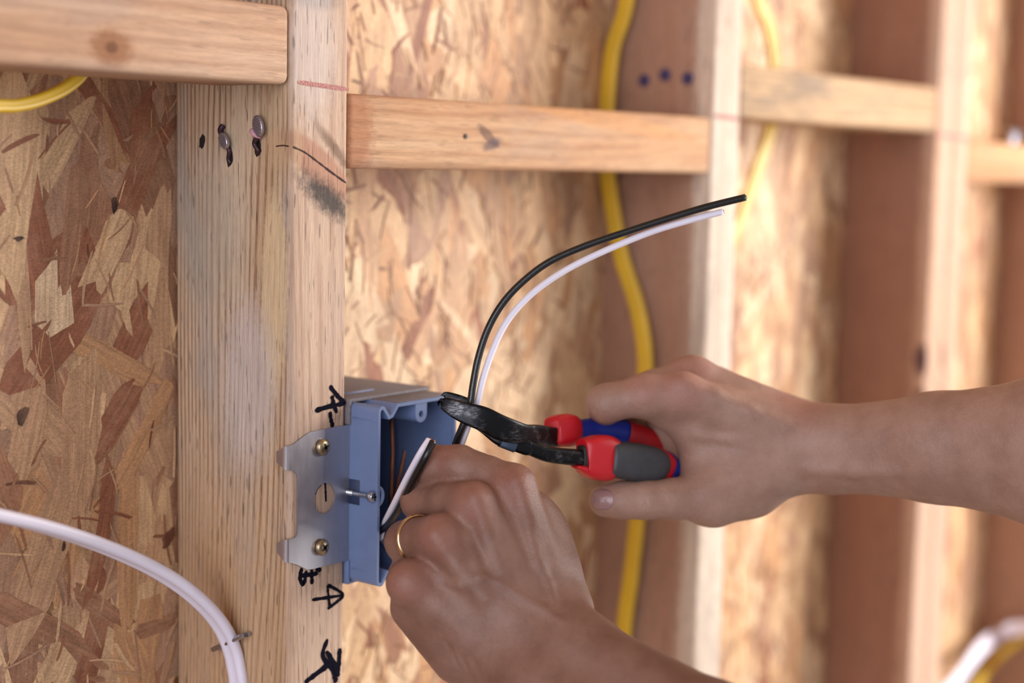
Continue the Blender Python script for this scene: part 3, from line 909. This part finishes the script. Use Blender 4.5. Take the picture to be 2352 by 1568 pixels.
def swp(pl_pts, n=26, smooth=5):
    """sweep of superellipse sections: (px,py,Z, half height mm (in picture plane), half depth mm, power)"""
    C = catmull([pt(*p[:3]) for p in pl_pts], smooth)
    K = catmull([Vector((p[3], p[4], p[5])) for p in pl_pts], smooth)
    secs = []
    for i, c in enumerate(C):
        t = (C[min(i + 1, len(C) - 1)] - C[max(i - 1, 0)]).normalized()
        v = (c - CAM).normalized()
        A = t.cross(v).normalized(); Bv = t.cross(A).normalized()
        secs.append((c, A, Bv, K[i].x / 1000, K[i].y / 1000, K[i].z))
    return loft(secs, n)


# half with the near jaw and the far handle
armA = swp([(1017, 925, 799, 2.4, 1.4, 5), (1020, 926, 799, 3.2, 2.0, 6), (1045, 938, 798, 4.6, 2.8, 7), (1075, 950, 797.5, 5.6, 3.4, 7), (1110, 962, 798.5, 6.2, 4.0, 7), (1145, 980, 802, 6.4, 4.4, 7), (1175, 990, 807, 5.8, 4.4, 6),
            (1203, 996, 815, 5.0, 4.0, 6), (1235, 998, 827, 5.2, 3.4, 6), (1268, 1003, 841, 5.2, 3.2, 6), (1300, 1003, 853, 4.6, 3.2, 5)], 40)
oA = mk('jaw_and_lever', *armA, M['steel'], pl, sharp=38)
armB = swp([(1021, 912, 813, 1.8, 1.2, 5), (1026, 912, 813, 3.0, 2.0, 5), (1060, 932, 813, 5.2, 2.4, 6), (1090, 952, 813, 5.6, 2.8, 6), (1120, 978, 812, 4.8, 3.0, 6), (1150, 1003, 811, 4.6, 3.6, 6), (1180, 1015, 813, 4.4, 4.0, 6),
            (1208, 1027, 815, 4.0, 4.0, 5), (1216, 1029, 816, 3.6, 3.8, 4), (1255, 1042, 821, 4.1, 3.8, 3.6), (1300, 1048, 828, 4.3, 3.8, 3.2), (1352, 1052, 837, 4.4, 3.6, 3)], 40)
oB = mk('jaw_and_lever', *armB, M['steel'], pl, sharp=38)
# ground bevel on the near jaw, coloured band, rivet, pivot disc
mk('blue_band', *swp([(1152, 1006, 810.2, 4.6, 3.8, 6), (1168, 1012, 811.0, 4.7, 4.3, 6), (1183, 1018, 812.2, 4.6, 4.3, 6)], 40), M['steelblue'], oB, sharp=38)
rv = pt(1144, 1000, 803.5)
mk('rivet', *lathe(rv, (CAM - rv).normalized(), [(0, .0014), (.0012, .0014), (.0018, .0009), (.0019, .0002)], 14), M['steelbare'], oA)
# far handle: red collar, blue then dark red grip
mk('grip_collar', *swp([(1266, 991, 842, 6.4, 4.6, 5), (1270, 991, 843.4, 7.6, 5.6, 5), (1283, 989, 847, 8.6, 6.4, 4.5), (1298, 988, 851, 8.8, 6.8, 4), (1310, 988, 855, 8.2, 6.6, 3.6), (1316, 988, 857, 7.2, 6.2, 3), (1319, 988, 858, 6.2, 5.6, 2.6)], 36, 3), M['red'], pl, sharp=45)
farg = [(1312, 988, 856, 5.6, 5.6, 2.5), (1332, 988, 862, 6.0, 6.0, 2.5), (1360, 986, 869, 6.2, 6.0, 2.4), (1400, 988, 876, 6.8, 6.4, 2.4), (1433, 995, 881, 7.6, 6.8, 2.4)]
mk('blue_grip', *swp(farg), M['blue'], pl)
mk('dark_red_grip', *swp([(1432, 995, 881, 7.5, 6.7, 2.4), (1470, 1007, 885, 8.0, 6.9, 2.4), (1505, 1024, 888, 7.6, 6.6, 2.4), (1532, 1045, 890, 6.0, 5.6, 2.3), (1545, 1058, 891, 3.0, 3.0, 2.2)]), M['darkred'], pl)
# near handle: red collar with the dark steel socket, charcoal pad, red rim, blue end
nc = swp([(1338, 1046, 834.6, 7.8, 5.0, 5), (1342, 1046, 835.2, 9.2, 6.4, 5), (1360, 1049, 838, 11.2, 7.6, 4.6), (1382, 1051, 842, 12.2, 8.2, 4.0), (1398, 1052, 845, 11.6, 8.2, 3.4), (1406, 1053, 846.4, 10.4, 8.0, 2.8), (1409, 1054, 847, 9.2, 7.6, 2.6)], 36, 3)
ncol = mk('grip_collar', *nc, M['red'], pl, sharp=45)
mk('collar_lip', *swp([(1320, 1070, 832, 1.0, 4.0, 2.6), (1340, 1076, 835, 2.6, 5.6, 2.8), (1365, 1084, 839, 3.8, 6.4, 2.6), (1392, 1088, 843, 3.4, 6.8, 2.5), (1408, 1086, 846, 1.6, 5.2, 2.4)]), M['red'], ncol)
mk('collar_socket', *swp([(1333, 1048, 833.4, 5.8, 3.8, 4.0), (1341, 1048, 834.6, 6.6, 4.6, 4.0)]), M['recess'], ncol)
blu = mk('blue_grip', *swp([(1400, 1053, 846.5, 9.2, 7.4, 2.6), (1460, 1063, 856, 10.2, 8.0, 2.6), (1505, 1071, 863, 10.2, 8.0, 2.6), (1532, 1076, 868, 9.0, 7.4, 2.5), (1549, 1078, 871, 6.2, 5.6, 2.3), (1556, 1080, 872, 2.6, 2.6, 2.2)]), M['blue'], pl)
mk('red_rim', *swp([(1400, 1053, 844.4, 9.0, 7.0, 2.6), (1470, 1064, 855.0, 10.2, 7.8, 2.6), (1510, 1071, 861.6, 10.0, 7.6, 2.6), (1532, 1073, 865.6, 7.8, 6.2, 2.5), (1543, 1076, 867.6, 4.6, 4.2, 2.3)]), M['red'], blu)
mk('charcoal_pad', *swp([(1398, 1054, 840.8, 9.0, 6.4, 2.8), (1445, 1059, 847.6, 10.2, 7.0, 2.8), (1486, 1066, 854.2, 10.2, 7.0, 2.7), (1514, 1071, 858.6, 8.8, 6.2, 2.5), (1527, 1074, 861.0, 5.6, 4.6, 2.3), (1531, 1075, 861.8, 2.6, 2.4, 2.2)]), M['greygrip'], blu)

# ------------------------------------------------------------------ person: distance fields -> one continuous skin per arm
def cmm(p):
    return np.array([(p[0] - 1176) / FPX * p[2], -(p[1] - 784) / FPX * p[2], p[2]], dtype=np.float32)


def smin(a, b, k):
    h = np.clip(.5 + .5 * (b - a) / k, 0, 1)
    return b + (a - b) * h - k * h * (1 - h)


class Field:
    def __init__(s, lo, hi, h):
        s.lo = np.array(lo, dtype=np.float32); s.h = h
        s.n = np.ceil((np.array(hi) - np.array(lo)) / h).astype(int) + 1
        s.ax = [s.lo[i] + h * np.arange(s.n[i], dtype=np.float32) for i in range(3)]
        s.palm = np.full(tuple(s.n), 30.0, dtype=np.float32)
        s.D = None

    def sl(s, a, b, r):
        lo = np.minimum(a, b) - r; hi = np.maximum(a, b) + r
        i0 = np.clip(np.floor((lo - s.lo) / s.h).astype(int), 0, s.n - 1)
        i1 = np.clip(np.ceil((hi - s.lo) / s.h).astype(int) + 1, 1, s.n)
        return tuple(slice(i0[i], max(i1[i], i0[i] + 1)) for i in range(3))

    def cone(s, sl, a, b, ra, rb):
        X = s.ax[0][sl[0]][:, None, None]; Y = s.ax[1][sl[1]][None, :, None]; Z = s.ax[2][sl[2]][None, None, :]
        d = b - a; L = float(d @ d) + 1e-6
        t = np.clip(((X - a[0]) * d[0] + (Y - a[1]) * d[1] + (Z - a[2]) * d[2]) / L, 0, 1)
        dist = np.sqrt((X - a[0] - t * d[0]) ** 2 + (Y - a[1] - t * d[1]) ** 2 + (Z - a[2] - t * d[2]) ** 2)
        return dist - (ra + (rb - ra) * t)

    def add_palm(s, prims, k):
        for (p, q, ra, rb) in prims:
            a, b = cmm(p), cmm(q)
            sl = s.sl(a, b, max(ra, rb) + k * 2 + 6)
            s.palm[sl] = smin(s.palm[sl], s.cone(sl, a, b, ra, rb), k)

    def start(s): s.D = s.palm.copy()

    def finger(s, joints, kin, kpalm):
        """joints: (px,py,Z,r) chain"""
        pts = [cmm(j) for j in joints]; rs = [j[3] for j in joints]
        A = np.min(pts, axis=0); Bm = np.max(pts, axis=0)
        sl = s.sl(A, Bm, max(rs) + kpalm + 6)
        f = None
        for i in range(len(pts) - 1):
            c = s.cone(sl, pts[i], pts[i + 1], rs[i], rs[i + 1])
            f = c if f is None else smin(f, c, kin)
        e = smin(s.palm[sl], f, kpalm)
        s.D[sl] = np.minimum(s.D[sl], e)

    def blur(s, it=1):
        for _ in range(it):
            for ax in range(3):
                r = s.D.copy()
                sA = [slice(None)] * 3; sB = [slice(None)] * 3; sC = [slice(None)] * 3
                sA[ax] = slice(0, -2); sB[ax] = slice(1, -1); sC[ax] = slice(2, None)
                r[tuple(sB)] = .25 * s.D[tuple(sA)] + .5 * s.D[tuple(sB)] + .25 * s.D[tuple(sC)]
                s.D = r

    def depth(s, px, py, z0, z1):
        """first surface depth along the ray through a photo pixel"""
        for Z in np.arange(z0, z1, .3):
            q = (cmm((px, py, Z)) - s.lo) / s.h
            i = np.clip(q.astype(int), 0, s.n - 2); f = q - i
            c = s.D[i[0]:i[0] + 2, i[1]:i[1] + 2, i[2]:i[2] + 2]
            v = c[0] * (1 - f[0]) + c[1] * f[0]; v = v[0] * (1 - f[1]) + v[1] * f[1]; v = v[0] * (1 - f[2]) + v[1] * f[2]
            if v < 0: return float(Z)
        return None

    def ridge(s, pxs, r, k, z0, z1, sink=0.0, sub=False):
        P = []
        for (px, py) in pxs:
            Z = s.depth(px, py, z0, z1)
            if Z is not None: P.append(cmm((px, py, Z + sink)))
        for a, b in zip(P[:-1], P[1:]):
            sl = s.sl(a, b, r + k + 3)
            c = s.cone(sl, a, b, r, r)
            if sub: s.D[sl] = -smin(-s.D[sl], c, k)
            else: s.D[sl] = smin(s.D[sl], c, k)

    def mesh(s):
        D = s.D; ins = D < 0
        nx, ny, nz = D.shape
        cnt = np.zeros((nx - 1, ny - 1, nz - 1), dtype=np.float32)
        acc = np.zeros((nx - 1, ny - 1, nz - 1, 3), dtype=np.float32)
        quads = []
        idx = None
        cs = [(slice(0, -1), slice(1, None))] * 3
        for ax in range(3):
            o1, o2 = [i for i in range(3) if i != ax]
            for da in (0, 1):
                for db in (0, 1):
                    s0 = [None] * 3; s1 = [None] * 3
                    s0[ax] = slice(0, -1); s1[ax] = slice(1, None)
                    for o, dd in ((o1, da), (o2, db)):
                        s0[o] = s1[o] = slice(0, -1) if dd == 0 else slice(1, None)
                    a = D[tuple(s0)]; b = D[tuple(s1)]
                    cr_ = (a < 0) != (b < 0)
                    I = np.nonzero(cr_)
                    t = a[I] / (a[I] - b[I])
                    acc[I + (np.full(len(t), ax),)] += t
                    acc[I + (np.full(len(t), o1),)] += da
                    acc[I + (np.full(len(t), o2),)] += db
                    cnt[I] += 1
        act = cnt > 0
        I = np.nonzero(act)
        idx = np.full(cnt.shape, -1, dtype=np.int64); idx[I] = np.arange(len(I[0]))
        V = np.stack(I, axis=1).astype(np.float32) + acc[I] / cnt[I][:, None]
        V = V * s.h + s.lo
        Q = []
        for ax in range(3):
            o1, o2 = [i for i in range(3) if i != ax]
            s0 = [slice(1, -1)] * 3; s1 = [slice(1, -1)] * 3
            s0[ax] = slice(0, -1); s1[ax] = slice(1, None)
            a = ins[tuple(s0)]; b = ins[tuple(s1)]
            I = np.nonzero(a != b)
            base = [I[0] + (0 if ax == 0 else 1), I[1] + (0 if ax == 1 else 1), I[2] + (0 if ax == 2 else 1)]
            flip = a[I] ^ (ax == 1)

            def cell(d1, d2):
                c = [x.copy() for x in base]
                c[o1] = c[o1] - d1; c[o2] = c[o2] - d2
                return idx[tuple(c)]
            q = np.stack([cell(1, 1), cell(0, 1), cell(0, 0), cell(1, 0)], axis=1)
            q[~flip] = q[~flip][:, ::-1]
            Q.append(q)
        return V, np.concatenate(Q)


def skin_mat(name, base, red, dark):
    mt, nt, b = nodes_of(name); g = G(nt)
    co = g.n('ShaderNodeTexCoord').outputs['Object']
    rd = g.n('ShaderNodeAttribute', attribute_name='flush').outputs['Fac']
    n1 = g.noise(co, 45, 4, .6); n2 = g.noise(co, 380, 3, .6)
    col = g.mix(g.ramp(n1, .35, .7), lin(base), lin(dark))
    col = g.mix(g.math('MULTIPLY', rd, .55), col, lin(red))
    col = g.mix(g.math('MULTIPLY', g.ramp(n2, .5, .75), .22), col, lin(tuple(c * .8 for c in base)))
    vo = g.n('ShaderNodeTexVoronoi', feature='DISTANCE_TO_EDGE'); vo.inputs['Scale'].default_value = 900
    g.l(g.vec('MULTIPLY', co, (1, .7, 1.25)), vo.inputs['Vector'])
    ve = g.ramp(vo.outputs['Distance'], 0, .22)
    col = g.mix(g.math('MULTIPLY', g.math('SUBTRACT', 1.0, ve), .14), col, lin(tuple(c * .72 for c in base)))
    g.l(col, b.inputs['Base Color'])
    b.inputs['Roughness'].default_value = .48
    b.inputs['Specular IOR Level'].default_value = .42



    nb = g.bump(ve, .24, .0003, None)
    g.bump(n2, .3, .0007, b, prev=nb)
    return mt


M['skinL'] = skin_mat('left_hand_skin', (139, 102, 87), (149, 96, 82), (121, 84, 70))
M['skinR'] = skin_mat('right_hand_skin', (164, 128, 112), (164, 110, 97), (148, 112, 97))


def skin_obj(name, fld, mat, parent, flush, origin):
    V, Q = fld.mesh()
    W = np.outer(V[:, 0] / 1000, np.array(CR)) + np.outer(V[:, 1] / 1000, np.array(CU)) + np.outer(V[:, 2] / 1000, np.array(CF)) + np.array(CAM)
    W = W - np.array(origin)
    me = bpy.data.meshes.new(name)
    me.vertices.add(len(W)); me.vertices.foreach_set('co', W.astype(np.float32).ravel())
    me.loops.add(len(Q) * 4); me.loops.foreach_set('vertex_index', Q.astype(np.int32).ravel())
    me.polygons.add(len(Q)); me.polygons.foreach_set('loop_start', np.arange(0, len(Q) * 4, 4, dtype=np.int32))
    me.update(calc_edges=True); me.validate()
    me.materials.append(mat)
    f = np.zeros(len(V), dtype=np.float32)
    for (px, py, Z, r) in flush:
        c = cmm((px, py, Z)); d = np.linalg.norm(V - c, axis=1)
        f = np.maximum(f, np.clip(1.6 - d / r, 0, 1) ** 1.5)
    at = me.attributes.new('flush', 'FLOAT', 'POINT'); at.data.foreach_set('value', f)
    me.polygons.foreach_set('use_smooth', [True] * len(me.polygons))
    o = link(name, me, parent, origin)
    return o


def bounds(prims, fingers, pad=6):
    P = []
    for (p, q, ra, rb) in prims:
        for x, r in ((p, ra), (q, rb)): P += [cmm(x) - r, cmm(x) + r]
    for j in fingers:
        for x in j: P += [cmm(x) - x[3], cmm(x) + x[3]]
    return np.min(P, axis=0) - pad, np.max(P, axis=0) + pad


person = empty('person', pt(1700, 1500, 760), 'person whose bare hands cut wires with pliers, gold ring on the left hand', 'person')

# ---- left hand: a loose fist round the wires, back of the hand to the viewer
LP = [
    # metacarpals
    ((1180, 1116, 777), (1272, 1400, 768), 10.5, 13), ((1090, 1162, 767), (1232, 1430, 760), 10.5, 13),
    ((1012, 1236, 760), (1190, 1455, 757), 10.0, 13), ((945, 1338, 760), (1130, 1480, 760), 10.0, 12.5),
    # palm depth
    ((1140, 1180, 795), (1230, 1420, 782), 15, 17), ((1040, 1280, 785), (1150, 1450, 780), 16, 17),
    # edge of the hand, thumb base
    ((950, 1395, 773), (1055, 1505, 768), 11.5, 14), ((1230, 1215, 796), (1292, 1400, 780), 13.5, 15.5), ((1214, 1180, 792), (1255, 1300, 785), 12, 14),
    # wrist and forearm
    ((1262, 1425, 768), (1330, 1500, 752), 17, 18.5), ((1120, 1490, 764), (1240, 1600, 742), 15.5, 19), ((1190, 1450, 765), (1290, 1550, 747), 18, 19),
    ((1330, 1500, 752), (1640, 1700, 700), 18.5, 24), ((1240, 1600, 742), (1540, 1800, 694), 19, 25), ((1640, 1700, 700), (2120, 1990, 620), 24, 34), ((1540, 1800, 694), (2020, 2120, 615), 25, 34)]
LF = [
    [(1178, 1120, 777, 10.6), (1120, 1094, 782, 9.8), (1052, 1070, 787, 10.2), (998, 1070, 792, 10.2), (988, 1078, 805, 9.0), (1010, 1075, 822, 8.0), (1046, 1062, 828, 7.2)],
    [(1088, 1156, 766, 10.4), (1030, 1152, 782, 9.8), (970, 1150, 799, 10.6), (985, 1165, 818, 8.4), (1030, 1150, 826, 7.4)],
    [(1008, 1230, 759, 10.4), (965, 1238, 775, 10.2), (934, 1244, 789, 10.5), (950, 1262, 808, 8.6), (1005, 1245, 812, 7.4)],
    [(939, 1338, 758, 10.8), (934, 1330, 775, 9.0), (934, 1318, 790, 8.6), (960, 1310, 803, 7.6), (1005, 1295, 806, 6.8)],
    [(1235, 1240, 800, 12), (1170, 1140, 822, 10.5), (1100, 1085, 830, 9.5), (1060, 1055, 826, 8.0)],
]
lo, hi = bounds(LP, LF)
fl = Field(lo, hi, 1.25)
fl.add_palm(LP, 9.0)
fl.start()
for j in LF[:4]: fl.finger(j, 3.0, 5.0)
fl.finger(LF[4], 4.0, 14.0)
# tendons, veins
fl.ridge([(1092, 1142), (1120, 1230), (1150, 1310)], 2.6, 5, 720, 800, 1.6)
fl.ridge([(1188, 1108), (1215, 1200), (1240, 1300)], 2.6, 5, 720, 800, 1.8)
fl.ridge([(1000, 1228), (1050, 1300), (1110, 1370)], 2.4, 5, 720, 800, 1.8)
fl.ridge([(1075, 1225), (1090, 1290), (1105, 1325), (1150, 1340), (1200, 1372), (1250, 1402), (1290, 1430)], 1.3, 3.0, 720, 800, .5)
fl.ridge([(1105, 1325), (1060, 1345), (1010, 1330), (975, 1300)], 1.1, 3.0, 720, 800, .5)
fl.ridge([(1215, 1220), (1235, 1290), (1260, 1340), (1280, 1400)], 1.2, 3.0, 720, 800, .5)
fl.blur(1)
# creases at the knuckles and the wrist
for (x, y, dx, dy) in ((1022, 1028, 34, -3), (1020, 1036, 36, -4), (1024, 1045, 30, -3), (1130, 1075, 20, 26), (1146, 1082, 18, 28), (1160, 1090, 15, 26)):
    fl.ridge([(x - dx * .5, y - dy * .5 + 2), (x, y), (x + dx * .5, y + dy * .5 + 2)], .25, 1.0, 720, 810, -.15, sub=True)
for (x, y) in ((1010, 1450), (1030, 1480), (1055, 1500), (1085, 1515)):
    fl.ridge([(x, y), (x + 14, y + 26), (x + 22, y + 50)], .3, 1.4, 700, 800, -.2, sub=True)
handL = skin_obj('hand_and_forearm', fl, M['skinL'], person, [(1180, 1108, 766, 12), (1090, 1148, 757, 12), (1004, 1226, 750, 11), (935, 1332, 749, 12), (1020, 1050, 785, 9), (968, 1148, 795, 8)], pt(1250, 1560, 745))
handL['label'] = 'left hand with gold ring, fist closed on the wires'

# ring on the ring finger
c0 = pt(1008, 1230, 759); c1 = pt(965, 1236, 775); c2 = pt(931, 1242, 791)
rc = c1.lerp(c2, .12); rax = (c2 - c0).normalized()
h_ = (CU - rax * CU.dot(rax)).normalized(); k_ = rax.cross(h_)
rr = .0111
V = []; F = []
NR, NS = 64, 10
for i in range(NR):
    t = 2 * math.pi * i / NR
    dirv = h_ * math.cos(t) + k_ * math.sin(t)
    for j in range(NS):
        s_ = 2 * math.pi * j / NS
        V.append(rc + dirv * (rr + 0.0010 * math.cos(s_)) + rax * (.0017 * math.sin(s_)))
for i in range(NR):
    for j in range(NS):
        F.append((i * NS + j, i * NS + (j + 1) % NS, ((i + 1) % NR) * NS + (j + 1) % NS, ((i + 1) % NR) * NS + j))
tag(mk('finger_ring', V, F, M['gold']), 'plain gold ring worn on the ring finger', 'ring')

# ---- right hand gripping the pliers, thumb below
RP = [
    ((1566, 908, 856), (1825, 1005, 868), 11.5, 16), ((1590, 868, 878), (1835, 985, 882), 11.5, 16), ((1640, 890, 900), (1845, 985, 893), 11.5, 15), ((1690, 925, 912), (1850, 1000, 902), 11, 14),
    ((1640, 960, 872), (1800, 1030, 872), 17, 20), ((1665, 1000, 880), (1800, 1040, 880), 20, 20),
    ((1490, 925, 858), (1582, 975, 866), 8.5, 11), ((1604, 985, 868), (1616, 1080, 868), 12, 13), ((1540, 985, 893), (1590, 1060, 893), 14, 15), ((1690, 1060, 868), (1640, 1130, 862), 18, 15), ((1720, 1110, 868), (1640, 1150, 862), 17, 14), ((1790, 1060, 874), (1720, 1110, 870), 19, 18),
    ((1815, 1010, 874), (1905, 1015, 866), 19.5, 19), ((1810, 1050, 880), (1905, 1050, 870), 18, 18.5),
    ((1905, 1015, 866), (2150, 1010, 838), 19, 24), ((1905, 1050, 870), (2150, 1050, 845), 18.5, 23), ((2150, 1010, 838), (2420, 1005, 806), 24, 31), ((2150, 1050, 845), (2420, 1075, 815), 23, 30),
    ((2420, 1005, 806), (2900, 1030, 745), 31, 38), ((2420, 1075, 815), (2900, 1120, 750), 30, 36)]
RF = [
    [(1566, 906, 855, 11.6), (1480, 908, 852, 10.8), (1392, 926, 854, 10.0), (1388, 936, 870, 9.0), (1410, 955, 896, 8.5), (1450, 975, 905, 7.8)],
    [(1590, 868, 877, 11.8), (1500, 895, 882, 10.5), (1420, 920, 892, 10), (1430, 950, 909, 9), (1475, 985, 912, 8)],
    [(1640, 890, 900, 11), (1560, 930, 905, 10), (1470, 960, 915, 9.5), (1500, 1010, 918, 8.5), (1540, 1030, 910, 8)],
    [(1690, 925, 912, 10.5), (1620, 970, 918, 9), (1550, 1010, 922, 8.5), (1570, 1050, 918, 7.5), (1600, 1060, 908, 7)],
    [(1690, 1110, 866, 16), (1610, 1140, 858, 12.6), (1545, 1146, 853, 10.6), (1480, 1148, 850, 9.8), (1430, 1148, 850, 9.6), (1390, 1150, 851, 8.8)],
]
lo, hi = bounds(RP, RF)
fr = Field(lo, hi, 1.4)
fr.add_palm(RP, 8.0)
fr.start()
for j in RF: fr.finger(j, 4.0, 6.0)
fr.ridge([(1566, 880), (1640, 910), (1720, 945), (1800, 975)], 2.2, 6, 800, 900, 1.6)
fr.ridge([(1600, 1000), (1680, 1010), (1760, 1030)], 1.4, 4, 800, 900, 1.0)
fr.ridge([(1850, 1075), (1960, 1080), (2060, 1080)], 2.0, 6, 780, 900, 1.2)
fr.blur(1)
for x in (1462, 1472, 1482):
    fr.ridge([(x, 1125), (x + 3, 1145), (x + 1, 1165)], .3, 1.3, 800, 890, -.2, sub=True)
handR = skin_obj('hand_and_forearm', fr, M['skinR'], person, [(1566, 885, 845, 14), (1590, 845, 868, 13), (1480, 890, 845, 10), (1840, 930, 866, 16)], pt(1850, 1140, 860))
handR['label'] = 'right hand gripping the pliers, thumb below'
# thumb nail, a curved plate on the tip of the thumb
Zn = fr.depth(1392, 1146, 800, 880) or 842
V = []; F = []
NU, NV = 8, 24
def nail_pt(u, th):
    ca, sa = math.cos(th), math.sin(th)
    px = 1384 + math.copysign(abs(ca) ** .8, ca) * u * 26; py = 1147 + math.copysign(abs(sa) ** .8, sa) * u * 24
    Z = fr.depth(px, py, 800, 880)
    return pt(px, py, min(Z if Z else 900, Zn + 5) - .25 - .45 * (1 - u ** 4))
V.append(nail_pt(0, 0))
for i in range(1, NU + 1):
    for j in range(NV): V.append(nail_pt(i / NU, 2 * math.pi * j / NV))
for j in range(NV):
    F.append((0, 1 + j, 1 + (j + 1) % NV))
    for i in range(NU - 1):
        F.append((1 + i * NV + j, 1 + (i + 1) * NV + j, 1 + (i + 1) * NV + (j + 1) % NV, 1 + i * NV + (j + 1) % NV))
tn = mk('thumbnail', V, F, M['nailskin'], handR)
sd = tn.modifiers.new('thick', 'SOLIDIFY'); sd.thickness = .0008; sd.offset = -1
